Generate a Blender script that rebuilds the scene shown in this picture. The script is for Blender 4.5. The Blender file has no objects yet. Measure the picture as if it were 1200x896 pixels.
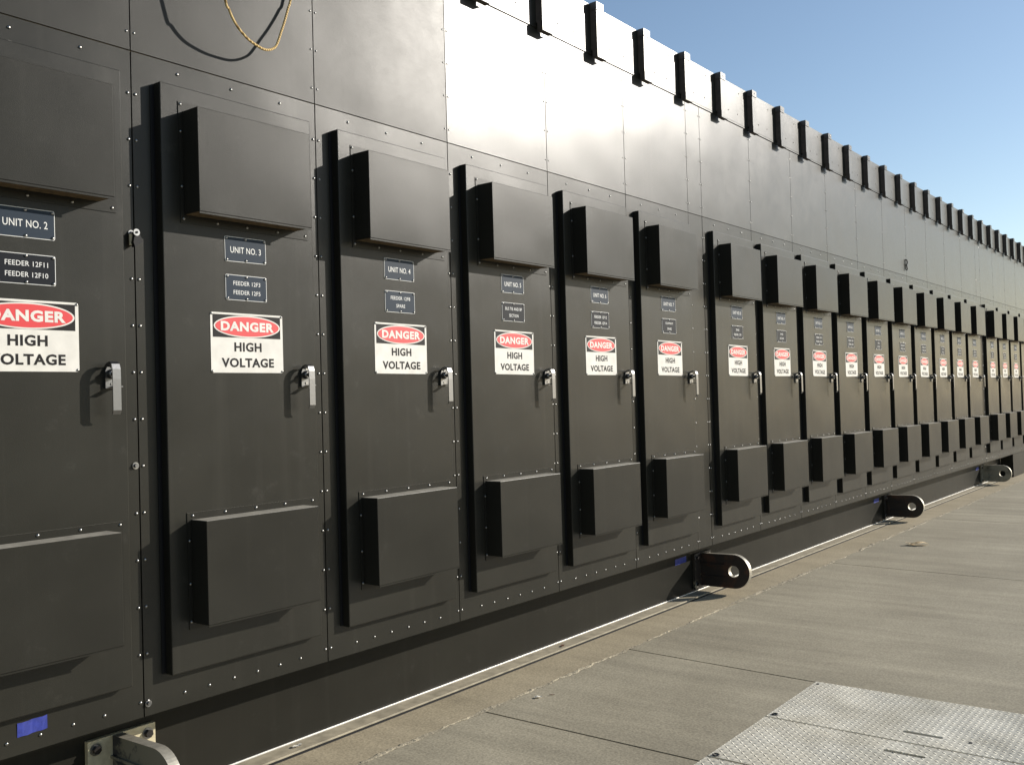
import bpy, bmesh, math, random
from mathutils import Vector, Matrix

random.seed(7)
sc = bpy.context.scene
C = sc.collection
PI = math.pi

# ------------------------------------------------------------------ measures
PITCH = 0.8677
def seam(n):                       # X of the left seam of unit n
    return 1.939 + (n - 3) * PITCH + (0.2176 if n >= 8 else 0) + (0.262 if n >= 18 else 0)
FIRST, LAST = 1, 24
X_END = seam(LAST) + PITCH
X_START = seam(FIRST)
X_LEFT = -1.6                      # the housing runs on, blank, to the left
Z_BOT, Z_SEAM, Z_TOP = 0.289, 2.700, 3.519
Z_PAR = 3.826
Y_BASE = 0.19                      # skid face set back under the cabinets
ZG = -0.085                        # ground level
DT = 0.040                         # door stands proud
SUN = Vector((1.42, -1.0, 0.69)).normalized()

# ------------------------------------------------------------------ materials
def nodes(name):
    m = bpy.data.materials.new(name); m.use_nodes = True
    nt = m.node_tree; b = nt.nodes['Principled BSDF']
    return m, nt, b
def N(nt, t, **kw):
    n = nt.nodes.new(t)
    for k, v in kw.items():
        if k in n.inputs.keys() if isinstance(k, str) else False: n.inputs[k].default_value = v
        else: setattr(n, k, v)
    return n
def ramp(nt, fac, p0, c0, p1, c1):
    r = nt.nodes.new('ShaderNodeValToRGB')
    r.color_ramp.elements[0].position = p0; r.color_ramp.elements[0].color = c0
    r.color_ramp.elements[1].position = p1; r.color_ramp.elements[1].color = c1
    nt.links.new(fac, r.inputs[0]); return r.outputs[0]
def g(v, a=1): return (v, v, v, a)
def simple(name, col, rough=0.5, metal=0.0, spec=0.5, var=0.0, scale=40, bump=0.0, bscale=200):
    m, nt, b = nodes(name)
    b.inputs['Base Color'].default_value = (*col, 1)
    b.inputs['Roughness'].default_value = rough
    b.inputs['Metallic'].default_value = metal
    b.inputs['Specular IOR Level'].default_value = spec
    geo = N(nt, 'ShaderNodeNewGeometry')
    if var:
        n = N(nt, 'ShaderNodeTexNoise'); n.inputs['Scale'].default_value = scale; n.inputs['Detail'].default_value = 6
        nt.links.new(geo.outputs['Position'], n.inputs['Vector'])
        lo = tuple(c * (1 - var) for c in col) + (1,); hi = tuple(min(1, c * (1 + var)) for c in col) + (1,)
        nt.links.new(ramp(nt, n.outputs[0], .3, lo, .7, hi), b.inputs['Base Color'])
    if bump:
        n = N(nt, 'ShaderNodeTexNoise'); n.inputs['Scale'].default_value = bscale; n.inputs['Detail'].default_value = 4
        nt.links.new(geo.outputs['Position'], n.inputs['Vector'])
        bp = N(nt, 'ShaderNodeBump'); bp.inputs['Strength'].default_value = 1; bp.inputs['Distance'].default_value = bump
        nt.links.new(n.outputs[0], bp.inputs['Height']); nt.links.new(bp.outputs[0], b.inputs['Normal'])
    return m

def wall_paint(name, col, rough, spec, wave=0.0022, dust=0.5):
    """dark powder-coated sheet: faint smudges, a little orange peel, gentle oil-canning"""
    m, nt, b = nodes(name); L = nt.links
    geo = N(nt, 'ShaderNodeNewGeometry')
    # mottling
    n1 = N(nt, 'ShaderNodeTexNoise'); n1.inputs['Scale'].default_value = 2.2; n1.inputs['Detail'].default_value = 7; n1.inputs['Roughness'].default_value = .6
    L.new(geo.outputs['Position'], n1.inputs['Vector'])
    lo = tuple(c * .86 for c in col) + (1,); hi = tuple(c * 1.16 for c in col) + (1,)
    base = ramp(nt, n1.outputs[0], .3, lo, .72, hi)
    # vertical rain streaks
    mp = N(nt, 'ShaderNodeMapping'); mp.inputs['Scale'].default_value = (16, 16, .55)
    L.new(geo.outputs['Position'], mp.inputs['Vector'])
    n2 = N(nt, 'ShaderNodeTexNoise'); n2.inputs['Scale'].default_value = 1.0; n2.inputs['Detail'].default_value = 5
    L.new(mp.outputs[0], n2.inputs['Vector'])
    st = ramp(nt, n2.outputs[0], .56, g(0), .8, g(.22 * dust))
    mx = N(nt, 'ShaderNodeMixRGB'); L.new(st, mx.inputs[0]); L.new(base, mx.inputs[1]); mx.inputs[2].default_value = (.06, .056, .047, 1)
    # scuffs: small pale rubbed spots
    n3 = N(nt, 'ShaderNodeTexNoise'); n3.inputs['Scale'].default_value = 9; n3.inputs['Detail'].default_value = 9; n3.inputs['Roughness'].default_value = .72
    L.new(geo.outputs['Position'], n3.inputs['Vector'])
    sf = ramp(nt, n3.outputs[0], .60, g(0), .76, g(.30 * dust))
    mx2 = N(nt, 'ShaderNodeMixRGB'); L.new(sf, mx2.inputs[0]); L.new(mx.outputs[0], mx2.inputs[1]); mx2.inputs[2].default_value = (.075, .07, .06, 1)
    L.new(mx2.outputs[0], b.inputs['Base Color'])
    r = N(nt, 'ShaderNodeMapRange'); r.inputs['To Min'].default_value = rough - .05; r.inputs['To Max'].default_value = rough + .07
    L.new(n3.outputs[0], r.inputs['Value']); L.new(r.outputs[0], b.inputs['Roughness'])
    b.inputs['Specular IOR Level'].default_value = spec
    # waviness + orange peel
    w1 = N(nt, 'ShaderNodeTexNoise'); w1.inputs['Scale'].default_value = 1.7; w1.inputs['Detail'].default_value = 1
    L.new(geo.outputs['Position'], w1.inputs['Vector'])
    b1 = N(nt, 'ShaderNodeBump'); b1.inputs['Distance'].default_value = wave * 5
    L.new(w1.outputs[0], b1.inputs['Height'])
    w2 = N(nt, 'ShaderNodeTexNoise'); w2.inputs['Scale'].default_value = 420; w2.inputs['Detail'].default_value = 2
    L.new(geo.outputs['Position'], w2.inputs['Vector'])
    b2 = N(nt, 'ShaderNodeBump'); b2.inputs['Distance'].default_value = .00035
    L.new(w2.outputs[0], b2.inputs['Height']); L.new(b1.outputs[0], b2.inputs['Normal'])
    L.new(b2.outputs[0], b.inputs['Normal'])
    return m

PAINT = wall_paint('cabinet_paint', (.0215, .0206, .0162), .305, .20, dust=1.0)
PAINT_UP = wall_paint('upper_wall_paint', (.0215, .0213, .0180), .315, .28, wave=.0014, dust=.9)
PAINT_DULL = wall_paint('cabinet_paint_dull', (.0215, .0206, .0165), .37, .19, dust=.6)
PAINT_SKID = wall_paint('skid_paint', (.0185, .0175, .0135), .44, .10, dust=.6)
PAINT_HOOD = wall_paint('hood_paint', (.0215, .0206, .0165), .33, .15, dust=.6)
SEAL = simple('old_sealant', (.13, .10, .06), .9, var=.8, scale=9)
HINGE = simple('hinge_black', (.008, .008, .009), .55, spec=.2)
DARK = simple('dark_gap', (.012, .012, .012), .8)
POSTM = simple('roof_beam_side_light', (.075, .060, .050), .5, var=.25, scale=30)  # skylight on the beams' shaded sides put into the colour
DUST_SHEEN = simple('dust_and_sky_sheen', (.27, .25, .205), .7, var=.2, scale=25)  # hood tops: dust, with the sky's bright reflection painted into the pale tone
UNDER = simple('hood_underside', (.11, .075, .035), .7, var=.5, scale=60)
SCREW = simple('screw_steel', (.32, .315, .305), .32, 1.0)
STEEL = simple('handle_steel', (.19, .19, .19), .36, 1.0, bump=.0002, bscale=90)
ALU = simple('aluminium_edge', (.80, .79, .76), .45, .6, var=.12, scale=14)
CHAN = simple('dusty_channel', (.36, .315, .225), .7, .0, var=.25, scale=18)
WHITE = simple('sign_white', (.61, .59, .54), .45, var=.09, scale=18)
BLACK = simple('sign_black', (.012, .011, .011), .5, spec=.15)
RED = simple('sign_red', (.58, .025, .03), .42)
PLATE = simple('nameplate_blue_black', (.021, .032, .048), .5, spec=.12)
PLATE_K = simple('nameplate_black', (.006, .008, .012), .5, spec=.12)
ENGR = simple('engraved_white', (.62, .62, .60), .5)
BLUE = simple('blue_tape', (.020, .034, .25), .55, var=.2, scale=60)
CREAM = simple('primer_cream', (.52, .46, .31), .6, var=.18, scale=35)
RUBBER = simple('blackened_steel', (.018, .014, .012), .42, var=.5, scale=18)
PAPER = simple('paper_scrap', (.72, .68, .58), .8)
LEAFM = simple('dry_leaf', (.66, .50, .28), .8, var=.3, scale=40)
LEAFD = simple('brown_leaf', (.12, .045, .02), .8, var=.3, scale=40)
MORTAR = simple('mortar', (.37, .32, .225), .9, var=.2, scale=50, bump=.004, bscale=90)

def lug_mat(name, paint, rust, lo, hi):
    m, nt, b = nodes(name); L = nt.links
    geo = N(nt, 'ShaderNodeNewGeometry')
    n = N(nt, 'ShaderNodeTexNoise'); n.inputs['Scale'].default_value = 8; n.inputs['Detail'].default_value = 8; n.inputs['Roughness'].default_value = .65
    L.new(geo.outputs['Position'], n.inputs['Vector'])
    L.new(ramp(nt, n.outputs[0], lo, (*paint, 1), hi, (*rust, 1)), b.inputs['Base Color'])
    b.inputs['Roughness'].default_value = .5
    bp = N(nt, 'ShaderNodeBump'); bp.inputs['Distance'].default_value = .002; L.new(n.outputs[0], bp.inputs['Height']); L.new(bp.outputs[0], b.inputs['Normal'])
    return m
RIM = simple('worn_rim', (.42, .39, .32), .45, .5, var=.2, scale=30)
LUG_BLACK = lug_mat('lug_black', (.022, .016, .013), (.075, .030, .016), .5, .66)
LUG_MIX = lug_mat('lug_plate_shadow_mix', (.030, .024, .02), (.45, .38, .24), .54, .60)  # cream plate, the lug's shadow on it painted in as dark patches
LUG_CREAM = lug_mat('lug_cream', (.24, .22, .16), (.030, .030, .036), .52, .60)
LUG_GREY = lug_mat('lug_grey', (.27, .245, .185), (.09, .08, .06), .52, .7)

def rope_mat():
    m, nt, b = nodes('rope_fibre'); L = nt.links
    tc = N(nt, 'ShaderNodeNewGeometry')
    w = N(nt, 'ShaderNodeTexWave'); w.bands_direction = 'DIAGONAL'; w.inputs['Scale'].default_value = 34; w.inputs['Distortion'].default_value = .6
    L.new(tc.outputs['Position'], w.inputs['Vector'])
    L.new(ramp(nt, w.outputs[0], .2, (.25, .15, .045, 1), .8, (.62, .45, .19, 1)), b.inputs['Base Color'])
    b.inputs['Roughness'].default_value = .8
    bp = N(nt, 'ShaderNodeBump'); bp.inputs['Distance'].default_value = .002; L.new(w.outputs[0], bp.inputs['Height']); L.new(bp.outputs[0], b.inputs['Normal'])
    return m
ROPE = rope_mat()

def concrete(name, lo, hi, streak=.5, scale=1.0, tint=None):
    m, nt, b = nodes(name); L = nt.links
    geo = N(nt, 'ShaderNodeNewGeometry')
    # broad blotches
    n1 = N(nt, 'ShaderNodeTexNoise'); n1.inputs['Scale'].default_value = .9 * scale; n1.inputs['Detail'].default_value = 8; n1.inputs['Roughness'].default_value = .62
    L.new(geo.outputs['Position'], n1.inputs['Vector'])
    c1 = ramp(nt, n1.outputs[0], .3, (*lo, 1), .72, (*hi, 1))
    # broom strokes across the pour, long in Y
    mp = N(nt, 'ShaderNodeMapping'); mp.inputs['Scale'].default_value = (6, .6, 1); mp.inputs['Rotation'].default_value = (0, 0, math.radians(3))
    L.new(geo.outputs['Position'], mp.inputs['Vector'])
    n2 = N(nt, 'ShaderNodeTexNoise'); n2.inputs['Scale'].default_value = 1; n2.inputs['Detail'].default_value = 8; n2.inputs['Roughness'].default_value = .7
    n2.inputs['Distortion'].default_value = .25
    L.new(mp.outputs[0], n2.inputs['Vector'])
    c2 = ramp(nt, n2.outputs[0], .28, g(1 - .75 * streak), .68, g(1 + .12 * streak))
    mx = N(nt, 'ShaderNodeMixRGB'); mx.blend_type = 'MULTIPLY'; mx.inputs[0].default_value = 1
    L.new(c1, mx.inputs[1]); L.new(c2, mx.inputs[2])
    # grain
    n3 = N(nt, 'ShaderNodeTexNoise'); n3.inputs['Scale'].default_value = 85; n3.inputs['Detail'].default_value = 4
    L.new(geo.outputs['Position'], n3.inputs['Vector'])
    c3 = ramp(nt, n3.outputs[0], .3, g(.76), .7, g(1.12))
    mx2 = N(nt, 'ShaderNodeMixRGB'); mx2.blend_type = 'MULTIPLY'; mx2.inputs[0].default_value = 1
    L.new(mx.outputs[0], mx2.inputs[1]); L.new(c3, mx2.inputs[2])
    # small dark specks and stains
    v = N(nt, 'ShaderNodeTexNoise'); v.inputs['Scale'].default_value = 11; v.inputs['Detail'].default_value = 10; v.inputs['Roughness'].default_value = .8
    L.new(geo.outputs['Position'], v.inputs['Vector'])
    sp = ramp(nt, v.outputs[0], .57, g(0), .72, g(.42))
    mx3 = N(nt, 'ShaderNodeMixRGB'); L.new(sp, mx3.inputs[0]); L.new(mx2.outputs[0], mx3.inputs[1]); mx3.inputs[2].default_value = (.09, .075, .055, 1)
    L.new(mx3.outputs[0], b.inputs['Base Color'])
    b.inputs['Roughness'].default_value = .82; b.inputs['Specular IOR Level'].default_value = .3
    # fine broom grooves in relief
    mp2 = N(nt, 'ShaderNodeMapping'); mp2.inputs['Scale'].default_value = (160, 3, 1)
    L.new(geo.outputs['Position'], mp2.inputs['Vector'])
    n4 = N(nt, 'ShaderNodeTexNoise'); n4.inputs['Scale'].default_value = 1; n4.inputs['Detail'].default_value = 3
    L.new(mp2.outputs[0], n4.inputs['Vector'])
    b1 = N(nt, 'ShaderNodeBump'); b1.inputs['Distance'].default_value = .0012 * streak; L.new(n4.outputs[0], b1.inputs['Height'])
    b2 = N(nt, 'ShaderNodeBump'); b2.inputs['Distance'].default_value = .0012; L.new(n3.outputs[0], b2.inputs['Height']); L.new(b1.outputs[0], b2.inputs['Normal'])
    L.new(b2.outputs[0], b.inputs['Normal'])
    return m
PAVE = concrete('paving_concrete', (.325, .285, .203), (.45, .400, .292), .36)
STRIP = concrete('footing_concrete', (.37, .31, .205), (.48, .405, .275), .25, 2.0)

def tread_mat():
    """galvanised tread plate: raised lozenges, alternate ones turned a quarter"""
    m, nt, b = nodes('tread_plate'); L = nt.links
    geo = N(nt, 'ShaderNodeNewGeometry')
    sep = N(nt, 'ShaderNodeSeparateXYZ')
    rot = N(nt, 'ShaderNodeMapping'); rot.inputs['Scale'].default_value = (36, 36, 36)
    L.new(geo.outputs['Position'], rot.inputs['Vector']); L.new(rot.outputs[0], sep.inputs[0])
    def M(op, a, bb=None, c=None):
        n = nt.nodes.new('ShaderNodeMath'); n.operation = op
        for i, v in enumerate((a, bb, c)):
            if v is None: continue
            if isinstance(v, (int, float)): n.inputs[i].default_value = v
            else: L.new(v, n.inputs[i])
        return n.outputs[0]
    x, y = sep.outputs[0], sep.outputs[1]
    fx = M('SUBTRACT', M('FRACT', x), .5); fy = M('SUBTRACT', M('FRACT', y), .5)
    par = M('MODULO', M('ADD', M('ABSOLUTE', M('FLOOR', x)), M('ABSOLUTE', M('FLOOR', y))), 2.0)
    u = M('ADD', fx, fy); w = M('SUBTRACT', fx, fy)
    # swap u/w by parity
    ip = M('SUBTRACT', 1.0, par)
    a = M('ADD', M('MULTIPLY', u, par), M('MULTIPLY', w, ip))
    c = M('ADD', M('MULTIPLY', w, par), M('MULTIPLY', u, ip))
    d = M('ADD', M('POWER', M('ABSOLUTE', M('MULTIPLY', a, 1.45)), 2.0), M('POWER', M('ABSOLUTE', M('MULTIPLY', c, 4.2)), 2.0))
    h = M('SUBTRACT', 1.0, M('MINIMUM', d, 1.0))
    bp = N(nt, 'ShaderNodeBump'); bp.inputs['Distance'].default_value = .0035; L.new(h, bp.inputs['Height'])
    w1 = N(nt, 'ShaderNodeTexNoise'); w1.inputs['Scale'].default_value = 2.4; w1.inputs['Detail'].default_value = 2
    L.new(geo.outputs['Position'], w1.inputs['Vector'])
    b0 = N(nt, 'ShaderNodeBump'); b0.inputs['Distance'].default_value = .03; L.new(w1.outputs[0], b0.inputs['Height'])
    L.new(b0.outputs[0], bp.inputs['Normal']); L.new(bp.outputs[0], b.inputs['Normal'])
    n1 = N(nt, 'ShaderNodeTexNoise'); n1.inputs['Scale'].default_value = 5; n1.inputs['Detail'].default_value = 7
    L.new(geo.outputs['Position'], n1.inputs['Vector'])
    base = ramp(nt, n1.outputs[0], .3, (.62, .57, .44, 1), .7, (.86, .81, .67, 1))
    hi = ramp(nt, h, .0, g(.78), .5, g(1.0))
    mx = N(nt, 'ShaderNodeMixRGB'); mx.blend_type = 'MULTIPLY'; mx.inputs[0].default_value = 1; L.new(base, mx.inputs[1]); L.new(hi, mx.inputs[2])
    L.new(mx.outputs[0], b.inputs['Base Color'])
    b.inputs['Metallic'].default_value = .12; b.inputs['Specular IOR Level'].default_value = .8
    rr = N(nt, 'ShaderNodeMapRange'); rr.inputs['To Min'].default_value = .34; rr.inputs['To Max'].default_value = .6
    L.new(n1.outputs[0], rr.inputs['Value']); L.new(rr.outputs[0], b.inputs['Roughness'])
    return m
TREAD = tread_mat()

def soil():
    m, nt, b = nodes('ground_soil'); L = nt.links
    geo = N(nt, 'ShaderNodeNewGeometry')
    n = N(nt, 'ShaderNodeTexNoise'); n.inputs['Scale'].default_value = .35; n.inputs['Detail'].default_value = 12; n.inputs['Roughness'].default_value = .7
    L.new(geo.outputs['Position'], n.inputs['Vector'])
    L.new(ramp(nt, n.outputs[0], .3, (.11, .10, .085, 1), .7, (.17, .155, .13, 1)), b.inputs['Base Color'])
    b.inputs['Roughness'].default_value = .95
    return m
SOIL = soil()

# ------------------------------------------------------------------ mesh helpers
class MB:
    def __init__(s): s.bm = bmesh.new(); s.mats = []
    def mi(s, m):
        if m not in s.mats: s.mats.append(m)
        return s.mats.index(m)
    def box(s, x0, x1, y0, y1, z0, z1, m, bev=0.0, skip=()):
        vs = [s.bm.verts.new(p) for p in ((x0,y0,z0),(x1,y0,z0),(x1,y1,z0),(x0,y1,z0),(x0,y0,z1),(x1,y0,z1),(x1,y1,z1),(x0,y1,z1))]
        F = {'bot':(0,3,2,1),'top':(4,5,6,7),'front':(0,1,5,4),'right':(1,2,6,5),'back':(2,3,7,6),'left':(3,0,4,7)}
        i = s.mi(m); fs = []
        for k, q in F.items():
            if k in skip: continue
            f = s.bm.faces.new([vs[j] for j in q]); f.material_index = i; fs.append(f)
        if bev:
            es = list({e for f in fs for e in f.edges if len(e.link_faces) == 2})
            bmesh.ops.bevel(s.bm, geom=es, offset=bev, segments=2, affect='EDGES', profile=.5, clamp_overlap=True)
        return fs
    def poly(s, pts, m, ext=None):
        """flat polygon, extruded by vector ext when given"""
        i = s.mi(m)
        a = [s.bm.verts.new(p) for p in pts]
        f = s.bm.faces.new(a); f.material_index = i
        if ext is not None:
            e = Vector(ext)
            b = [s.bm.verts.new(Vector(p) + e) for p in pts]
            f2 = s.bm.faces.new(list(reversed(b))); f2.material_index = i
            n = len(a)
            for k in range(n):
                q = s.bm.faces.new((a[k], b[k], b[(k+1) % n], a[(k+1) % n])); q.material_index = i
        return f
    def dome(s, x, y, z, r, h, m, seg=8, ax='y'):
        """screw or bolt head proud of a face that looks to -Y (or +Z)"""
        i = s.mi(m); rings = []
        for rr, hh in ((1, 0), (1, .35), (.62, .9)):
            R = []
            for k in range(seg):
                a = 2 * PI * k / seg + .3
                c, d = math.cos(a) * r * rr, math.sin(a) * r * rr
                R.append(s.bm.verts.new((x + c, y - h * hh, z + d) if ax == 'y' else (x + c, y + d, z + h * hh)))
            rings.append(R)
        tip = s.bm.verts.new((x, y - h, z) if ax == 'y' else (x, y, z + h))
        for a, b in ((0, 1), (1, 2)):
            for k in range(seg):
                f = s.bm.faces.new((rings[a][k], rings[a][(k+1) % seg], rings[b][(k+1) % seg], rings[b][k])); f.material_index = i; f.smooth = True
        for k in range(seg):
            f = s.bm.faces.new((rings[2][k], rings[2][(k+1) % seg], tip)); f.material_index = i; f.smooth = True
    def cyl(s, p, q, r, m, seg=16, r2=None, smooth=True):
        p, q = Vector(p), Vector(q); d = (q - p).normalized()
        u = d.orthogonal().normalized(); v = d.cross(u); i = s.mi(m)
        r2 = r if r2 is None else r2
        A = [s.bm.verts.new(p + (u * math.cos(2*PI*k/seg) + v * math.sin(2*PI*k/seg)) * r) for k in range(seg)]
        B = [s.bm.verts.new(q + (u * math.cos(2*PI*k/seg) + v * math.sin(2*PI*k/seg)) * r2) for k in range(seg)]
        for k in range(seg):
            f = s.bm.faces.new((A[k], A[(k+1) % seg], B[(k+1) % seg], B[k])); f.material_index = i; f.smooth = smooth
        f = s.bm.faces.new(list(reversed(A))); f.material_index = i
        f = s.bm.faces.new(B); f.material_index = i
    def tube(s, pts, r, m, seg=8):
        i = s.mi(m); pts = [Vector(p) for p in pts]; prev = None; u = None
        for k, p in enumerate(pts):
            d = (pts[min(k+1, len(pts)-1)] - pts[max(k-1, 0)]).normalized()
            u = d.orthogonal().normalized() if u is None else (u - d * u.dot(d)).normalized()
            v = d.cross(u)
            R = [s.bm.verts.new(p + (u * math.cos(2*PI*j/seg) + v * math.sin(2*PI*j/seg)) * r) for j in range(seg)]
            if prev:
                for j in range(seg):
                    f = s.bm.faces.new((prev[j], prev[(j+1) % seg], R[(j+1) % seg], R[j])); f.material_index = i; f.smooth = True
            else:
                f = s.bm.faces.new(list(reversed(R))); f.material_index = i
            prev = R
        f = s.bm.faces.new(prev); f.material_index = i
    def rrect(s, x0, x1, z0, z1, y, r, m, thick=None, seg=4):
        pts = []
        for cx, cz, a0 in ((x1-r, z1-r, 0), (x0+r, z1-r, 90), (x0+r, z0+r, 180), (x1-r, z0+r, 270)):
            for k in range(seg + 1):
                a = math.radians(a0 + 90 * k / seg)
                pts.append((cx + r * math.cos(a), y, cz + r * math.sin(a)))
        # looked at from -Y: reverse for outward normal
        s.poly(list(reversed(pts)), m, (0, thick, 0) if thick else None)
    def oval(s, cx, cz, rx, rz, y, m, seg=48):
        s.poly([(cx + rx * math.cos(-2*PI*k/seg), y, cz + rz * math.sin(-2*PI*k/seg)) for k in range(seg)], m)
    def text(s, string, cx, cz, w, h, y, m, bold=0.0):
        """lettering fitted to a box w wide, capital height h, centred on (cx, cz)"""
        cu = bpy.data.curves.new('t', 'FONT'); cu.body = string; cu.size = 1; cu.offset = bold; cu.resolution_u = 3
        cu.space_character = 1.04 + bold * 1.5
        o = bpy.data.objects.new('t', cu); C.objects.link(o)
        dg = bpy.context.evaluated_depsgraph_get(); me = bpy.data.meshes.new_from_object(o.evaluated_get(dg))
        xs = [v.co.x for v in me.vertices]; ys = [v.co.y for v in me.vertices]
        x0, x1, y0, y1 = min(xs), max(xs), min(ys), max(ys)
        i = s.mi(m); vm = [s.bm.verts.new((cx + ((v.co.x - x0) / (x1 - x0) - .5) * w, y, cz + ((v.co.y - y0) / (y1 - y0) - .5) * h)) for v in me.vertices]
        for p in me.polygons:
            try: f = s.bm.faces.new([vm[j] for j in p.vertices]); f.material_index = i
            except ValueError: pass
        bpy.data.objects.remove(o); bpy.data.curves.remove(cu); bpy.data.meshes.remove(me)
    def mesh(s, name, origin=(0, 0, 0), recalc=False):
        if recalc: bmesh.ops.recalc_face_normals(s.bm, faces=s.bm.faces)
        o = Vector(origin)
        for v in s.bm.verts: v.co -= o
        me = bpy.data.meshes.new(name); s.bm.to_mesh(me); s.bm.free()
        for m in s.mats: me.materials.append(m)
        return me
    def build(s, name, parent=None, origin=(0, 0, 0), recalc=False):
        """vertices are in world coordinates; origin is where the object (or its thing) stands"""
        me = s.mesh(name, origin, recalc)
        o = bpy.data.objects.new(name, me); C.objects.link(o)
        if parent: o.parent = parent
        else: o.location = origin
        return o
def tag(o, label=None, cat=None, group=None, kind=None):
    for k, v in (('label', label), ('category', cat), ('group', group), ('kind', kind)):
        if v: o[k] = v
    return o
def empty(name, loc):
    o = bpy.data.objects.new(name, None); C.objects.link(o); o.location = loc; o.empty_display_size = .1
    return o
def jig(o, cx, cz, deg):
    a = math.radians(deg); c = Vector((cx, 0, cz - Z_BOT))
    R = Matrix.Rotation(a, 4, 'Y'); o.rotation_euler = (0, a, 0); o.location = c - R @ c
    return o
def link(name, me, parent, label=None, loc=(0, 0, 0)):
    o = bpy.data.objects.new(name, me); C.objects.link(o); o.parent = parent; o.location = loc
    if label: o['label'] = label
    return o

# ------------------------------------------------------------------ camera
F = 1134.0; YAW = math.radians(37.741); PIT = math.radians(1.049); ROLL = math.radians(1.621)
fx, fy = math.cos(YAW), math.sin(YAW)
Fw = Vector((fx * math.cos(PIT), fy * math.cos(PIT), math.sin(PIT))); R0 = Vector((fy, -fx, 0)); U0 = R0.cross(Fw)
Rc = R0 * math.cos(ROLL) - U0 * math.sin(ROLL); Uc = R0 * math.sin(ROLL) + U0 * math.cos(ROLL)
cam = bpy.data.cameras.new('camera'); camo = bpy.data.objects.new('camera', cam); C.objects.link(camo)
M4 = Matrix(((Rc.x, Uc.x, -Fw.x, 0), (Rc.y, Uc.y, -Fw.y, -3.2156), (Rc.z, Uc.z, -Fw.z, 1.389), (0, 0, 0, 1)))
camo.matrix_world = M4
cam.sensor_width = 36; cam.lens = F / 1200 * 36; cam.clip_start = .05; cam.clip_end = 3000
sc.camera = camo

# ------------------------------------------------------------------ cabinet parts (all in the frame of unit 3: X measured from its left seam)
O = (0, 0, Z_BOT)
SEAM_Z = [.343 + .1692 * k for k in range(14)]           # screws up each seam
def screw_spots(width=PITCH, left=True):
    sp = []
    for i, z in enumerate(SEAM_Z):
        if z > 2.68: break
        if left: sp.append((.016, z))
        sp.append((width - .014, z))
    for k in range(6):
        sp.append((.165 + .1105 * k + random.uniform(-.003, .003), .335 + random.uniform(-.0015, .0015)))
    for k in range(3):
        sp.append((.192 + .2425 * k, 2.660)); 
    return sp
def front_panel(width, screws=False):
    b = MB(); b.box(.0022, width - .0022, 0, .010, Z_BOT, Z_SEAM - .0018, PAINT, .0008)
    if screws:
        for x, z in screw_spots(width): b.dome(x, 0, z, .0062, .0045, SCREW, 6)
        for k in range(3): b.dome(.205 + .2435 * k, 0, 2.690, .0028, .002, DARK, 6)
    return b
me_panel = front_panel(PITCH).mesh('front_panel', O)
me_panel_far = front_panel(PITCH, True).mesh('front_panel', O)
b = MB(); b.dome(0, 0, 0, .0060, .0045, SCREW, 8); me_screw = b.mesh('screw')
b = MB(); b.dome(0, 0, 0, .0045, .0035, SCREW, 8); me_pscrew = b.mesh('screw')
b = MB(); b.box(.091, .803, -DT, .002, .420, 2.602, PAINT, .0035)
me_door = b.mesh('door', O)
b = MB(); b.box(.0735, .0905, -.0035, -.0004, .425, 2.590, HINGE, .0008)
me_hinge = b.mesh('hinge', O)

def hood(upper):
    y0 = -DT - .0005; yo = -.138
    b = MB(); x0, x1 = .182, .716
    z0, z1 = (2.121, 2.509) if upper else (.595, .978)
    fx0, fx1 = .165, .776
    fz0, fz1 = (2.088, 2.545) if upper else (.572, 1.004)
    # flange sheet as a frame round the box
    t = .0025
    b.box(fx0, fx1, y0 - t, y0, z1 + .001, fz1, PAINT_HOOD)
    b.box(fx0, fx1, y0 - t, y0, fz0, z0 - .001, PAINT_HOOD)
    b.box(fx0, x0 - .001, y0 - t, y0, z0 - .001, z1 + .001, PAINT_HOOD)
    b.box(x1 + .001, fx1, y0 - t, y0, z0 - .001, z1 + .001, PAINT_HOOD)
    # the box: sheet shell with an open, recessed underside
    b.box(x0, x1, yo, y0, z0, z1, PAINT_HOOD, .002)
    di = b.mi(DUST_SHEEN)
    b.bm.normal_update()
    for f in b.bm.faces:
        if f.normal.z > .9: f.material_index = di
    if upper:
        b.box(x0 + .004, x1 - .004, yo + .004, y0 - .003, z0 - .0012, z0 - .0004, UNDER)
        b.box(x0, x1, yo, yo + .003, z0 - .008, z0 - .001, PAINT_HOOD)
    else:
        b.box(x0, x1, yo, yo + .003, z0 - .006, z0 - .001, PAINT_HOOD)
    zz = [(fz1 - .008)] if not upper else []
    if upper:
        for z in (fz1 - .010, 2.432, 2.225): b.dome(.1735, y0 - t, z, .0056, .0042, SCREW, 8)
        for x in (.178, .326, .464, .615, .760): b.dome(x, y0 - t, 2.104, .0056, .0042, SCREW, 8)
        for z in (2.432, 2.225): b.dome(.755, y0 - t, z, .0056, .0042, SCREW, 8)
    else:
        for k in range(5): b.dome(.188 + .1443 * k, y0 - t, .992, .0056, .0042, SCREW, 8)
        for z in (.90, .74, .60): b.dome(.1735, y0 - t, z, .0056, .0042, SCREW, 8); b.dome(.755, y0 - t, z, .0056, .0042, SCREW, 8)
    return b.mesh('vent_hood', O)
me_hood_u, me_hood_l = hood(True), hood(False)

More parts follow.
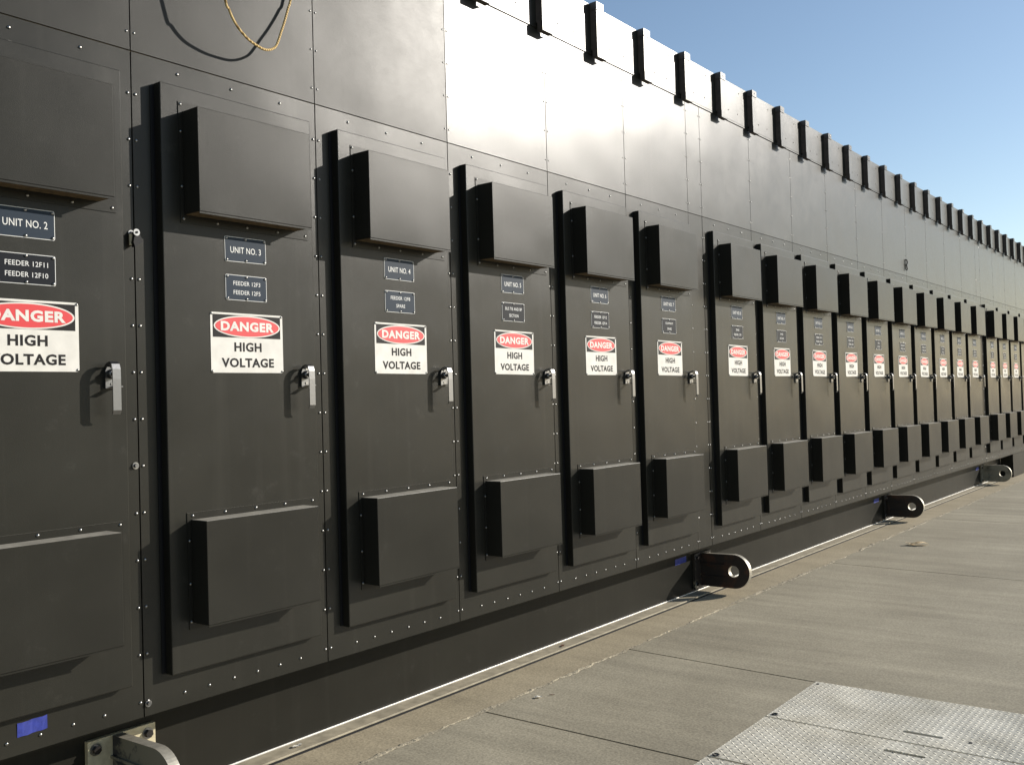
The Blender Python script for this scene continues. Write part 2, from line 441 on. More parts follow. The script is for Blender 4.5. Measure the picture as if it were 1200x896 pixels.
def danger_sign():
    b = MB(); y = -DT - .0015; x0, x1, z0, z1 = .285, .630, 1.527, 1.761; cx = (x0 + x1) / 2
    b.rrect(x0, x1, z0, z1, y, .008, WHITE, .0015)
    b.poly([(x0+.010, y-.0005, 1.665), (x1-.012, y-.0005, 1.665), (x1-.012, y-.0005, 1.7535), (x0+.010, y-.0005, 1.7535)], BLACK)
    b.oval(cx, 1.709, .1585, .0435, y - .0010, WHITE)
    b.oval(cx, 1.709, .1520, .0385, y - .0015, RED)
    b.text('DANGER', cx, 1.709, .254, .038, y - .0020, WHITE, .045)
    b.text('HIGH', cx, 1.6285, .130, .0365, y - .0007, BLACK, .032)
    b.text('VOLTAGE', cx, 1.5665, .250, .0365, y - .0007, BLACK, .032)
    b.text('SAFETY SIGN 1014', x0 + .045, 1.5325, .06, .0025, y - .0007, BLACK) if False else None
    for x in (x0 + .006, x1 - .006):
        for z in (z0 + .006, z1 - .006): b.dome(x, y, z, .0048, .004, SCREW, 8)
    return b.mesh('danger_sign', O)
me_sign = danger_sign()

def nameplate(z0, z1, lines, mat):
    b = MB(); y = -DT - .002; x0, x1 = .358, .554; cx = (x0 + x1) / 2; cz = (z0 + z1) / 2
    b.rrect(x0, x1, z0, z1, y, .006, ENGR, .002)
    b.rrect(x0 + .0022, x1 - .0022, z0 + .0022, z1 - .0022, y - .0005, .005, mat)
    if len(lines) == 1:
        b.text(lines[0], cx, cz - .002, .146, .0245, y - .0009, ENGR, .006)
    else:
        for t, dz in zip(lines, (.0175, -.0185)):
            b.text(t, cx + .002, cz + dz, .146 * min(1, len(t) / 12.5), .0165, y - .0009, ENGR, .004)
    for x in (x0 + .008, cx, x1 - .008):
        for z in (z0 + .007, z1 - .007): b.dome(x, y, z, .0056, .005, SCREW, 8)
    return b.mesh('nameplate', O)

def handle_meshes():
    b = MB(); y = -DT
    # escutcheon: plate narrowing upwards
    pts = [(.718, 1.470), (.764, 1.470), (.767, 1.505), (.767, 1.530), (.757, 1.549), (.742, 1.556), (.727, 1.549), (.718, 1.530)]
    b.poly([(x, y - .010, z) for x, z in pts][::-1], STEEL, (0, .010, 0))
    b.cyl((.742, y - .010, 1.520), (.742, y - .030, 1.520), .018, STEEL, 20, .016)
    b.cyl((.742, y - .030, 1.520), (.742, y - .034, 1.520), .009, DARK, 12)
    b.cyl((.742, y - .010, 1.485), (.742, y - .013, 1.485), .005, SCREW, 10)
    b.cyl((.742, y - .010, 1.545), (.742, y - .013, 1.545), .004, SCREW, 10)
    # hasp tab sticking out at the foot
    b.box(.735, .760, y - .050, y - .008, 1.4725, 1.4765, STEEL, .001)
    esc = b.mesh('lock_plate', O, True)
    b = MB()
    # strap lever: arcs out from the top of the plate, then hangs straight
    path = [(y - .008, 1.545), (y - .022, 1.556), (y - .040, 1.560), (y - .052, 1.552), (y - .058, 1.535)]
    path += [(y - .059, 1.50), (y - .059, 1.44), (y - .059, 1.393), (y - .052, 1.380)]
    x0, x1, t = .716, .746, .004
    i = b.mi(STEEL); rows = []
    for k, (yy, zz) in enumerate(path):
        p0 = path[max(k-1, 0)]; p1 = path[min(k+1, len(path)-1)]
        dy, dz = p1[0] - p0[0], p1[1] - p0[1]; l = math.hypot(dy, dz); ny, nz = dz / l, -dy / l
        rows.append([b.bm.verts.new(c) for c in ((x0, yy + ny*t/2, zz + nz*t/2), (x1, yy + ny*t/2, zz + nz*t/2), (x1, yy - ny*t/2, zz - nz*t/2), (x0, yy - ny*t/2, zz - nz*t/2))])
    for r0, r1 in zip(rows, rows[1:]):
        for j in range(4):
            f = b.bm.faces.new((r0[j], r0[(j+1) % 4], r1[(j+1) % 4], r1[j])); f.material_index = i
    b.bm.faces.new(rows[0]).material_index = i; b.bm.faces.new(rows[-1][::-1]).material_index = i
    b.cyl((.731, y - .058, 1.520), (.735, y - .020, 1.520), .006, STEEL, 12)
    lev = b.mesh('lever', O, True)
    return esc, lev
me_esc, me_lev = handle_meshes()

FEED = {1: ['MAIN', 'INCOMING'], 2: ['FEEDER 12F11', 'FEEDER 12F10'], 3: ['FEEDER 12F3', 'FEEDER 12F5'], 4: ['FEEDER 12F8', 'SPARE'], 5: ['BUS TIE AND BP', 'SECTION'],
        6: ['FEEDER 12F12', 'FEEDER 12F14'], 7: ['EQUIPMENT', 'SPARE'], 8: ['SPARE', 'FEEDER 12F9']}
ORD = 'zeroth first second third fourth fifth sixth seventh eighth ninth tenth eleventh twelfth thirteenth fourteenth fifteenth sixteenth seventeenth eighteenth nineteenth twentieth twenty-first twenty-second twenty-third twenty-fourth'.split()
def cab_label(n):
    base = 'cabinet with plate UNIT NO. %d' % n
    return {1: 'black metal cabinet just left of the one marked UNIT NO. 2',
            2: base + ' and FEEDER 12F11, cut by the left picture edge',
            3: base + ' above FEEDER 12F3, directly below the rope loop',
            4: base + ', second cabinet right of the blue tape on the panel',
            5: base + ', between the cabinets UNIT NO. 4 and UNIT NO. 6',
            6: base + ', second one left of the first narrow filler strip',
            7: base + ', just left of the nearest bare filler strip',
            8: 'black metal cabinet just right of the nearest bare filler strip',
            17: 'distant narrow looking cabinet just left of the far filler strip',
            18: 'distant narrow looking cabinet just right of the far filler strip, above the grey lug',
            }.get(n, ('black cabinet with hooded door, %s to the right of the nearest filler strip' % ORD[n - 7]) if n < 17
                 else 'distant black cabinet, %s to the right of the far filler strip' % ORD[n - 17])
GROUP = 'row of black high voltage cabinets along the wall'
for n in range(FIRST, LAST + 1):
    s = seam(n)
    r = tag(empty('switchgear_cabinet', (s, 0, Z_BOT)), cab_label(n), 'electrical cabinet', GROUP)
    near = n <= 8
    if near:
        link('front_panel', me_panel, r)
        for x, z in screw_spots(): link('screw', me_screw, r, loc=(x, 0, z - Z_BOT))
    else:
        link('front_panel', me_panel_far, r)
    d = link('door', me_door, r)
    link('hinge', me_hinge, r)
    jig(link('vent_hood', me_hood_u, d), .45, 2.3, random.uniform(-.25, .25)); jig(link('vent_hood', me_hood_l, d), .45, .78, random.uniform(-.25, .25))
    jig(link('danger_sign', me_sign, d), .457, 1.64, random.uniform(-.7, .7) if n > 3 else 0)
    jig(link('nameplate', nameplate(1.964, 2.062, ['UNIT NO. %d' % n], PLATE), d), .456, 2.01, random.uniform(-.8, .8))
    link('nameplate', nameplate(1.812, 1.912, FEED.get(n, ['FEEDER 12F%d' % (n * 2 - 1), 'FEEDER 12F%d' % (n * 2)] if n % 3 else ['SPARE']*1 + ['SECTION']), PLATE if n in (3, 4) else PLATE_K), d)
    h = link('door_handle', me_esc, r)
    link('lever', me_lev, h)

# narrow bare filler strips between the shipping sections
for x0, x1, lab in ((seam(7) + PITCH, seam(8), 'nearest bare black filler strip between cabinets UNIT NO. 7 and UNIT NO. 8'),
                    (seam(17) + PITCH, seam(18), 'far narrow filler strip between two distant cabinets, above the grey lug')):
    o = (x0, 0, Z_BOT)
    b = MB(); b.box(x0 + .0022, x1 - .0022, .001, .010, Z_BOT, Z_SEAM - .0018, PAINT, .0008)
    fl = tag(b.build('filler_panel', None, o), lab, 'wall panel', 'bare filler strips between cabinet groups')
    for i, z in enumerate(SEAM_Z):
        if z > 2.68: break
        for x in (.016, x1 - x0 - .014): link('screw', me_screw, fl, loc=(x, .001, z - Z_BOT))

# ------------------------------------------------------------------ the housing behind and above the cabinets
H0 = (X_LEFT, 0, Z_BOT)
house = tag(empty('switchgear_housing', (X_LEFT, 0, Z_BOT)), 'long black metal equipment housing rising behind and above the row of cabinets', 'building')
def hb(b, name): return b.build(name, house, H0)
b = MB(); b.box(X_LEFT, X_END, .012, .05, Z_BOT + .001, Z_PAR - .02, DARK); hb(b, 'inner_wall')
b = MB(); b.box(X_LEFT, X_END, .005, .0115, Z_SEAM - .004, Z_SEAM + .004, SEAL); hb(b, 'seam_sealant')
b = MB(); b.box(X_LEFT, X_END, 3.2, 3.25, ZG + .3, Z_PAR - .02, PAINT_DULL); hb(b, 'back_wall')
for x in (X_LEFT + .001, X_END - .041):
    b = MB(); b.box(x, x + .04, .052, 3.198, Z_BOT, Z_PAR - .02, PAINT_DULL); hb(b, 'end_wall')
b = MB(); b.box(X_LEFT, X_END, -.002, 3.25, Z_PAR - .018, Z_PAR - .004, PAINT_DULL); hb(b, 'roof')
UP_Z = [2.768, 2.936, 3.104, 3.272, 3.440]
def upper_panel(x0, x1, m, z0=Z_SEAM + .0018, z1=Z_TOP - .008, name='wall_panel'):
    b = MB(); b.box(x0 + .002, x1 - .002, 0, .010, z0, z1, m, .0008)
    for z in UP_Z:
        if z0 < z < z1:
            for x in (x0 + .016, x1 - .014): b.dome(x, 0, z, .0050, .0035, SCREW, 6)
    return hb(b, name)
xs = [seam(n) for n in range(1, 8)] + [seam(7) + PITCH] + [seam(n) for n in range(8, 18)] + [seam(17) + PITCH] + [seam(n) for n in range(18, LAST + 1)] + [X_END]
for x0, x1 in zip(xs, xs[1:]):
    upper_panel(x0, x1, PAINT_DULL if x0 < seam(5) - .1 else PAINT_UP)
x = X_LEFT
while x < X_START - .01:                                    # blank full-height sheets left of the first door
    x1 = min(x + PITCH, X_START) if X_START - x - PITCH > .2 else X_START
    upper_panel(x, x1, PAINT_DULL); upper_panel(x, x1, PAINT_DULL, Z_BOT, Z_SEAM - .0018); x = x1
# parapet band and its drip edge
b = MB(); b.box(X_LEFT, X_END, -.006, .011, Z_TOP + .008, Z_PAR, PAINT_UP, .001)
POST0, STEP = 3.886 - .577 * 8, .5772
k = 0
while POST0 + STEP * k < X_END - .1:
    px = POST0 + STEP * k
    for dx, z in ((.22, 3.60), (.39, 3.60), (.42, 3.77)):
        if px + dx < X_END - .05 and px > X_LEFT: b.dome(px + dx, -.006, z, .0055, .0035, POSTM, 6)
    k += 1
hb(b, 'parapet')
b = MB(); b.box(X_LEFT, X_END, -.0065, .010, Z_TOP - .0065, Z_TOP + .007, PAINT_UP, .001); hb(b, 'drip_edge')
# roof beam ends
k = 0
while POST0 + STEP * k < X_END - .12:
    px = POST0 + STEP * k; k += 1
    if px < X_LEFT + .05: continue
    y0 = -.0065; yo = -.052; zb, zt = 3.493, Z_PAR + .004
    b = MB()
    b.box(px, px + .074, yo, y0, zb + .048, zt - .050, POSTM)
    b.box(px - .004, px + .078, yo - .004, y0 - .0005, zt - .049, zt, POSTM)
    b.box(px - .004, px + .078, yo - .004, y0 - .012, zb, zb + .047, POSTM)
    b.box(px - .004, px + .100, yo - .004, y0 - .012, zb - .006, zb - .001, POSTM)
    pi_ = b.mi(PAINT_UP); b.bm.normal_update()
    for f in b.bm.faces:
        if f.normal.y < -.9 or f.normal.x > .9: f.material_index = pi_  # front and right faces take wall paint, the rest keep the side-light tone
    b.dome(px + .037, yo - .004, zt - .024, .006, .004, SCREW, 8)
    hb(b, 'roof_beam_end')

# ------------------------------------------------------------------ skid under the cabinets, with its lifting lugs
S0 = (X_LEFT, Y_BASE, ZG)
skid = tag(empty('steel_skid', S0), 'black steel base skid set back beneath the whole row of cabinets', 'steel base')
X_STEP = 17.35
b = MB(); b.box(X_LEFT, X_STEP, Y_BASE, Y_BASE + .03, ZG + .002, .262, PAINT_SKID); b.build('skid_beam', skid, S0)
b = MB(); b.box(X_LEFT, X_END, .055, 3.2, .264, .284, PAINT_SKID); b.build('deck_plate', skid, S0)
b = MB(); b.box(X_STEP, X_END, .003, .05, ZG + .002, Z_BOT - .004, PAINT_SKID); b.box(X_STEP, X_STEP + .02, .051, Y_BASE - .001, ZG + .002, .262, PAINT_SKID)
b.build('flush_skirt', skid, S0)
b = MB(); b.box(X_LEFT, X_END, 3.1, 3.13, ZG + .002, .262, PAINT_SKID); b.build('skid_beam', skid, S0)

def lug(X, mat, pmat, label):
    Y1 = Y_BASE - .001
    b = MB()                                                     # mounting plate
    b.box(X - .115, X + .155, Y1 - .022, Y1, -.060, .202, pmat, .002)
    mp = b.build('mounting_plate', skid, S0)
    for dx in (-.085, .122):
        for z in (-.025, .168):
            b = MB(); yb = Y1 - .022
            b.cyl((X + dx, yb, z), (X + dx, yb - .003, z), .022, SCREW, 20)
            b.cyl((X + dx, yb - .003, z), (X + dx, yb - .017, z), .015, RUBBER, 6, smooth=False)
            b.build('bolt', mp, (0, 0, 0)); 
    # lug plate: round-nosed, standing square to the wall
    yc, zc, r, rh, th = -.098, .082, .124, .043, .040
    outer = [(Y1 - .023, zc - r), ]
    seg = 28
    for i in range(seg + 1):
        a = -PI / 2 - PI * i / seg
        outer.append((yc + r * math.cos(a), zc + r * math.sin(a)))
    outer.append((Y1 - .023, zc + r * .96))
    b = MB(); i_ = b.mi(mat)
    # split into a ring round the hole and the rest: polygon with bridged hole via triangle fill
    bm = b.bm
    def side(x):
        vo = [bm.verts.new((x, p[0], p[1])) for p in outer]
        vh = [bm.verts.new((x, yc + rh * math.cos(2*PI*j/24), zc + rh * math.sin(2*PI*j/24))) for j in range(24)]
        es = [bm.edges.new((vo[j], vo[(j+1) % len(vo)])) for j in range(len(vo))] + [bm.edges.new((vh[j], vh[(j+1) % 24])) for j in range(24)]
        bmesh.ops.triangle_fill(bm, use_beauty=True, use_dissolve=False, edges=es)
        return vo, vh
    a0, h0 = side(X - th / 2); a1, h1 = side(X + th / 2)
    for A, B in ((a0, a1), (h0, h1)):
        for j in range(len(A)):
            bm.faces.new((A[j], A[(j+1) % len(A)], B[(j+1) % len(A)], B[j]))
    ri = b.mi(RIM); bm.normal_update()
    for f in bm.faces: f.material_index = i_ if len(f.verts) == 3 else ri
    # stiffener ribs
    for z in (.035, .125):
        b.box(X - th / 2 - .010, X - th / 2 - .0005, -.03, Y1 - .024, z - .005, z + .005, mat)
    lg = b.build('lifting_lug', skid, S0, True); lg['label'] = label
    # bolts are children of the plate: bring them into its frame
    return lg
lug(1.93, LUG_CREAM, CREAM, 'cream and dark stained lifting lug at the left corner')
lug(6.65, LUG_BLACK, LUG_MIX, 'black round nosed lifting lug, the nearest whole one')
lug(11.25, LUG_BLACK, RUBBER, 'black lifting lug in the middle distance')
lug(16.0, LUG_GREY, LUG_GREY, 'grey lifting lug, the farthest one')
for o in bpy.data.objects:
    if o.name.split('.')[0] == 'bolt':
        for v in o.data.vertices: v.co -= Vector(S0)
bpy.data.objects['steel_skid']
# first black lug's cream plate carries the lug's shadow in its colour
# ------------------------------------------------------------------ metal edge channel along the foot of the wall
T0 = (X_LEFT, Y_BASE, ZG)
ch = tag(empty('edge_channel', T0), 'bright metal edge channel running along the ground at the foot of the black base', 'metal trim')
def strip(name, y0, y1, z0, z1, m, bev=.0008):
    b = MB(); b.box(X_LEFT, X_END, y0, y1, z0, z1, m, bev); return b.build(name, ch, T0)
strip('channel_web', .081, Y_BASE - .011, ZG + .002, ZG + .008, CHAN)
strip('inner_lip', Y_BASE - .010, Y_BASE - .002, ZG + .002, ZG + .013, ALU)
strip('outer_lip', .0755, .080, ZG + .002, ZG + .0105, CHAN)
b = MB(); b.box(X_LEFT, X_END, .056, .0725, ZG - .02, ZG + .0035, DARK); b.build('joint_seal', ch, T0)

# ------------------------------------------------------------------ ground
def sheet(name, pts, z, m, kind='structure'):
    b = MB(); b.poly([(x, y, z) for x, y in pts], m); return tag(b.build(name, recalc=False), kind=kind)
o = sheet('ground', [(-900, -900), (900, -900), (900, 900), (-900, 900)], ZG - .03, SOIL)
YR = -.235                                                    # where footing meets paving
b = MB(); b.box(X_LEFT - .3, X_END + .3, YR, 3.4, ZG - .028, ZG, STRIP); tag(b.build('footing_strip'), kind='structure')
# paving slabs, real joints between them (x at the footing, x at 6 m out)
J = [(-6.0, -6.0), (-2.4, -2.42), (.6, .58), (3.552, 3.505), (4.893, 4.56), (8.26, 7.85), (11.6, 11.2), (15.0, 14.6), (18.5, 18.1), (22, 21.6), (26, 26), (30, 30), (36, 36)]
JG = .0065
b = MB(); im = b.mi(PAVE)
PX0, PX1, PY0 = 3.0, 4.832, -1.378                            # tread plate pit
for (a0, a1), (c0, c1) in zip(J, J[1:]):
    def xa(y, a0=a0, a1=a1): return a0 + (a1 - a0) * (YR - y) / 6.0
    def xc(y, c0=c0, c1=c1): return c0 + (c1 - c0) * (YR - y) / 6.0
    rows = [YR - .004, -2.0, -4.0, -6.0, -12.0]
    if a0 in (3.552,) or c0 in (3.552,):
        rows = [YR - .004, PY0 + .002]
    for y0, y1 in zip(rows, rows[1:]):
        A = [(xa(y0) + JG, y0), (xc(y0) - JG, y0), (xc(y1) - JG, y1), (xa(y1) + JG, y1)]
        b.poly([(x, y, ZG) for x, y in A][::-1], PAVE, (0, 0, -.028))
# the slab ground left and right of the pit and beyond its far end
def q(pts): b.poly([(x, y, ZG) for x, y in pts][::-1], PAVE, (0, 0, -.028))
q([(.6 - .002 + JG, PY0), (2.29, PY0), (2.29, -12), (.59, -12)])
q([(2.30, -3.908), (4.68, -3.908), (4.235, -12), (2.30, -12)])
b2 = b
pv = tag(b.build('paving', recalc=True), kind='structure')
b = MB(); b.box(-40, 60, -60, -12.01, ZG - .028, ZG, PAVE); b.box(30.01, 60, -12, 3.4, ZG - .028, ZG, PAVE); b.box(-40, -6.01, -12, 3.4, ZG - .028, ZG, PAVE)
tag(b.build('paving'), kind='structure')
b = MB(); b.box(-6, 36, -12, YR, ZG - .0295, ZG - .0285, DARK); tag(b.build('paving_joint_base'), kind='structure')
# slabs are solid: their joints are 9 mm open grooves

# ragged mortar bead where the two pours meet
b = MB(); im = b.mi(MORTAR); prev = None; x = X_LEFT
rnd = random.Random(3)
off = 0; wv = .013; hv = .006
while x < X_END:
    off = off * .82 + rnd.uniform(-.006, .006); wv = max(.004, min(.018, wv + rnd.uniform(-.004, .004))); hv = max(.001, min(.007, hv + rnd.uniform(-.003, .003)))
    yc = YR + off + .004 * math.sin(x * 1.3)
    row = [b.bm.verts.new((x, yc - wv, ZG + .0015)), b.bm.verts.new((x, yc - wv * .5, ZG + hv * rnd.uniform(.6, 1))), b.bm.verts.new((x, yc + wv * .4, ZG + hv)), b.bm.verts.new((x, yc + wv, ZG + .0012))]
    if prev:
        for j in range(3):
            f = b.bm.faces.new((prev[j], row[j], row[j+1], prev[j+1])); f.material_index = im
    prev = row; x += .018
tag(b.build('footing_mortar'), kind='structure')

# ------------------------------------------------------------------ tread plate covers
def cover(x0, x1, y0, y1, label, slots=(), rings=(), bolts=()):
    o = ((x0 + x1) / 2, (y0 + y1) / 2, ZG)
    b = MB(); bm = b.bm; i_ = b.mi(TREAD)
    outer = [(x0, y0), (x1, y0), (x1, y1), (x0, y1)]
    def loop(pts, z): return [bm.verts.new((p[0], p[1], z)) for p in pts]
    def slotpts(cx, cy, lx, ly):
        r = min(lx, ly) / 2; pts = []
        for k in range(16):
            a = 2 * PI * k / 16
            ox = (lx / 2 - r) * (1 if math.cos(a) >= 0 else -1); oy = (ly / 2 - r) * (1 if math.sin(a) >= 0 else -1)
            pts.append((cx + ox + r * math.cos(a), cy + oy + r * math.sin(a)))
        return pts
    zt, zb = ZG + .004, ZG - .004
    loops = [outer] + [slotpts(*s_) for s_ in slots]
    tops = []; es = []
    for pts in loops:
        v = loop(pts, zt); tops.append(v); es += [bm.edges.new((v[j], v[(j+1) % len(v)])) for j in range(len(v))]
    bmesh.ops.triangle_fill(bm, use_beauty=True, use_dissolve=False, edges=es, normal=(0, 0, 1))
    for v, pts in zip(tops, loops):
        w = loop(pts, zb)
        for j in range(len(v)): bm.faces.new((v[j], v[(j+1) % len(v)], w[(j+1) % len(v)], w[j]))
    for f in bm.faces: f.material_index = i_
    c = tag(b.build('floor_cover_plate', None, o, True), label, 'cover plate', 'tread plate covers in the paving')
    for (x, y) in bolts:
        b = MB(); b.dome(x, y, zt, .009, .003, RUBBER, 10, 'z'); b.build('bolt', c, o)
    for (x, y) in rings:
        b = MB(); pts = [(x + .013 * math.cos(a * PI / 8), y + .013 * math.sin(a * PI / 8), zt + .002) for a in range(17)]
        b.tube(pts, .0028, RUBBER, 6); b.build('lifting_ring', c, o)
    return c
YF = -3.9
cover(4.196, 4.828, -2.62, PY0, 'tread plate cover in the paving, the one farthest from the viewer', [(4.323, -2.026, .026, .165)], [(4.235, -1.405)], [(4.790, -1.400), (4.325, -2.215)])
cover(3.610, 4.184, -2.62, PY0, 'tread plate cover in the paving with bright scuffs, middle one of the row', [(4.056, -2.024, .026, .165)], [(3.63, -1.405)], [])
cover(2.30, 3.594, -2.62, PY0, 'tread plate cover at the bottom picture edge, nearest one of the row', [(2.95, -2.02, .026, .165)])
cover(2.30, 3.594, YF, -2.628, 'second row tread plate cover beyond the bottom picture edge', [])
cover(3.610, 4.72, YF, -2.628, 'second row tread plate cover right of the bottom picture edge', [])
b = MB(); b.box(2.295, 4.84, YF, PY0 + .0005, ZG - .0284, ZG - .0100, DARK); tag(b.build('cover_pit'), kind='structure')

# ------------------------------------------------------------------ small things
def tape(x0, x1, z0, z1, y, label, skew=.004):
    o = ((x0 + x1) / 2, y, z0)
    b = MB(); pts = []
    top = []; bot = []
    for k in range(7):
        f = k / 6; xx = x0 + (x1 - x0) * f
        bot.append((xx, y - .0012 - .0012 * math.sin(f * 7), z0 + skew * f + .0012 * math.sin(k * 2.3)))
        top.append((xx, y - .0012 - .0018 * math.sin(f * 5 + 1) ** 2, z1 + skew * f + .0012 * math.cos(k * 1.9)))
    i = b.mi(BLUE); vb = [b.bm.verts.new(p) for p in bot]; vt = [b.bm.verts.new(p) for p in top]
    for k in range(6):
        b.bm.faces.new((vb[k], vb[k+1], vt[k+1], vt[k])).material_index = i
    r = b.build('masking_tape', None, o)
    m = r.modifiers.new('thickness', 'SOLIDIFY'); m.thickness = .0006
    return tag(r, label, 'tape', 'strips of blue tape marking the lug positions')
tape(1.490, 1.588, .345, .390, 0, 'strip of blue tape on the lower edge of the UNIT NO. 2 cabinet')
tape(6.27, 6.44, .157, .200, Y_BASE, 'strip of blue tape on the base beside the nearest black lug')
tape(10.82, 10.99, .148, .188, Y_BASE, 'strip of blue tape on the base beside the middle black lug')
tape(15.62, 15.79, .148, .188, Y_BASE, 'strip of blue tape on the base beside the farthest grey lug')

# three hefty bolts with washers on the seam left of unit 3; the upper one holds a clip
def seam_bolt(x, z, clip, label):
    o = (x, 0, z)
    e = tag(empty('seam_bolt', o), label, 'bolt', 'big bolts on the seam left of UNIT NO. 3')
    b = MB(); b.cyl((x, -.0005, z), (x, -.004, z), .0125, SCREW, 24); b.build('washer', e, o)
    b = MB(); b.cyl((x, -.0045, z), (x, -.012, z), .0075, STEEL, 6, smooth=False); b.build('bolt_head', e, o)
    if clip:
        b = MB()
        b.box(x - .016, x - .004, -.018, -.0125, z - .045, z - .004, CREAM, .001)
        b.poly([(x + .028, -.034, z - .030), (x - .004, -.034, z - .052), (x - .010, -.034, z - .036), (x - .002, -.034, z + .004), (x + .012, -.034, z + .002)][::1], HINGE, (0, .021, 0))
        b.cyl((x, -.0345, z), (x, -.039, z), .0125, SCREW, 20); b.cyl((x, -.0391, z), (x, -.042, z), .0045, DARK, 8)
        b.build('cable_clip', e, o)
seam_bolt(1.926, 2.030, True, 'bright bolt with a small clip, upper part of the seam left of UNIT NO. 3')
seam_bolt(1.924, 1.192, False, 'round headed bolt midway up the seam left of UNIT NO. 3')
seam_bolt(1.955, .334, False, 'bolt with round washer at the foot of the seam left of UNIT NO. 3')

b = MB(); RES = simple('tape_residue', (.085, .08, .07), .6)
b.poly([(1.500, -.0004, 2.575), (1.548, -.0004, 2.572), (1.546, -.0004, 2.612), (1.503, -.0004, 2.618)], RES)
rs = b.build('tape_residue', bpy.data.objects['switchgear_cabinet.001'], (seam(2), 0, Z_BOT))
# small bracket high on the wall in the distance
o = (11.66, 0, 2.80)
br = tag(empty('wall_hook', o), 'small dark hook on the upper wall above the distant cabinets', 'hook')
b = MB(); b.box(11.652, 11.668, -.006, -.0005, 2.77, 2.89, PAINT_DULL, .002); b.build('back_plate', br, o)
b = MB(); b.tube([(11.66, -.006, 2.885), (11.66, -.018, 2.88), (11.66, -.024, 2.855), (11.66, -.018, 2.83), (11.66, -.012, 2.825), (11.66, -.018, 2.80), (11.66, -.020, 2.775), (11.66, -.012, 2.76)], .0065, DARK); b.build('hook_arm', br, o)

# rope hanging in a loop from the parapet
pts = [(2.17, -.150, 3.56), (2.19, -.140, 3.38), (2.215, -.130, 3.18), (2.265, -0.125, 2.953), (2.282, -0.122, 2.926), (2.300, -0.118, 2.899), (2.328, -0.112, 2.872), (2.361, -0.104, 2.854), (2.395, -0.096, 2.841), (2.434, -0.088, 2.834), (2.474, -0.080, 2.831), (2.504, -0.074, 2.837), (2.531, -0.068, 2.850), (2.554, -0.062, 2.869), (2.574, -0.055, 2.902), (2.594, -0.047, 2.941), (2.616, -0.038, 2.982), (2.639, -0.029, 3.031), (2.656, -0.023, 3.071), (2.672, -0.019, 3.110), (2.715, -.019, 3.30), (2.735, -.028, 3.40), (2.752, -.070, 3.50), (2.757, -.090, 3.56)]
P = [Vector(p) for p in pts]; sm = []
for i in range(len(P) - 1):
    p0, p1, p2, p3 = P[max(i-1, 0)], P[i], P[i+1], P[min(i+2, len(P)-1)]
    for k in range(6):
        t = k / 6
        sm.append(.5 * ((2*p1) + (-p0+p2)*t + (2*p0-5*p1+4*p2-p3)*t*t + (-p0+3*p1-3*p2+p3)*t**3))
sm.append(P[-1])
b = MB(); b.tube(sm, .0052, ROPE, 8)
for i_, side_ in ((0, 1), (-1, 1)):                            # turns round the beam ends
    c = sm[i_]
    b.tube([c, c + Vector((.0, -.006, .10)), c + Vector((.01, .0, .22)), c + Vector((.02, .06, .279)), c + Vector((.02, .2, .281))], .0052, ROPE, 8)
tag(b.build('rope', None, (2.45, -.1, 2.785)), 'thin tan rope hanging in a loop at the top left of the wall', 'rope')

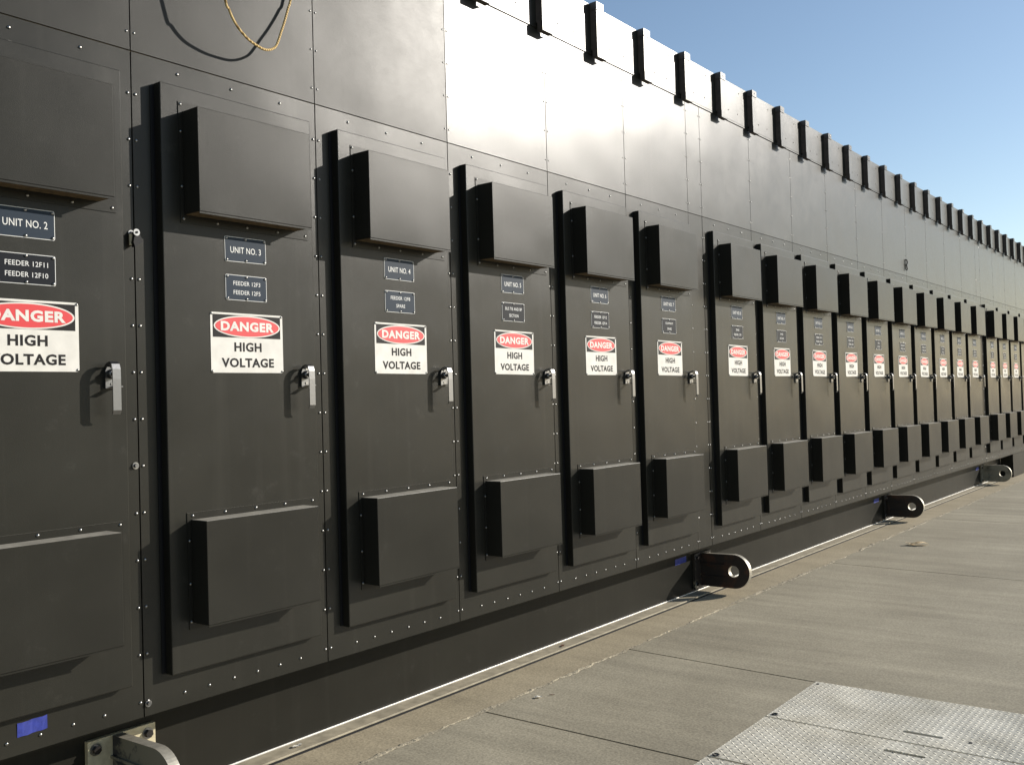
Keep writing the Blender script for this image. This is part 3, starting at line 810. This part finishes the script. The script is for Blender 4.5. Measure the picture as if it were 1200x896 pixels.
def leaf(x, y, L, W, ang, m, name, label, cat, seed, z=ZG):
    r = random.Random(seed); o = (x, y, z)
    b = MB(); i = b.mi(m); n = 9; rows = []
    ca, sa = math.cos(ang), math.sin(ang)
    for k in range(n):
        f = k / (n - 1); w = W * math.sin(PI * min(1, f * .92 + .06)) ** .7 * (1 + .35 * math.sin(k * 2.7 + seed))
        lift = .003 + .010 * abs(math.sin(f * 4 + seed)) * (W / .05)
        row = []
        for j, c in enumerate((-1, -.4, .4, 1)):
            px, py = (f - .5) * L, c * w * .5
            row.append(b.bm.verts.new((x + px * ca - py * sa, y + px * sa + py * ca, z + lift + abs(c) * W * .07 * r.uniform(.5, 1))))
        rows.append(row)
    for a, c in zip(rows, rows[1:]):
        for j in range(3): b.bm.faces.new((a[j], a[j+1], c[j+1], c[j])).material_index = i
    ob = b.build(name, None, o); md = ob.modifiers.new('t', 'SOLIDIFY'); md.thickness = .0006
    return tag(ob, label, cat)
leaf(9.55, -.60, .20, .11, math.radians(-62), LEAFM, 'dry_leaf', 'pale tan dry leaf lying on the grey paving', 'leaf', 2)
leaf(4.72, .115, .045, .02, math.radians(20), LEAFD, 'dry_leaf', 'small dark brown leaf caught in the metal edge channel', 'leaf', 5, ZG + .006)
leaf(3.86, -.335, .040, .022, math.radians(-40), PAPER, 'paper_scrap', 'small white scrap on the paving near the mortar line', 'litter', 3)
leaf(2.73, .125, .05, .024, math.radians(5), PAPER, 'paper_scrap', 'small white scrap lying in the edge channel near the bottom left', 'litter', 7, ZG + .006)
leaf(3.93, -.37, .03, .008, math.radians(-60), LEAFD, 'twig', 'tiny dark twig beside the white scrap on the paving', 'twig', 4)

# ------------------------------------------------------------------ light and air
w = bpy.data.worlds.new('World'); sc.world = w; w.use_nodes = True
nt = w.node_tree; bg = nt.nodes['Background']
sky = nt.nodes.new('ShaderNodeTexSky'); sky.sky_type = 'NISHITA'; sky.sun_disc = False
sky.sun_elevation = math.asin(SUN.z); sky.sun_rotation = math.atan2(SUN.x, SUN.y)
sky.altitude = 200; sky.air_density = 1.0; sky.dust_density = .4; sky.ozone_density = 1.0
nt.links.new(sky.outputs[0], bg.inputs[0]); bg.inputs[1].default_value = .12
sl = bpy.data.lights.new('sun', 'SUN'); sl.energy = 5.0; sl.angle = math.radians(.53); sl.color = (1.0, .94, .85)
so = bpy.data.objects.new('sun', sl); C.objects.link(so); so.rotation_euler = SUN.to_track_quat('Z', 'Y').to_euler(); so.location = (6, -10, 9)
vs = sc.view_settings; vs.view_transform = 'Standard'; vs.look = 'None'; vs.exposure = 0.25; vs.gamma = 1.0; vs.use_curve_mapping = False
sc.render.engine = 'CYCLES'
sc.cycles.max_bounces = 6
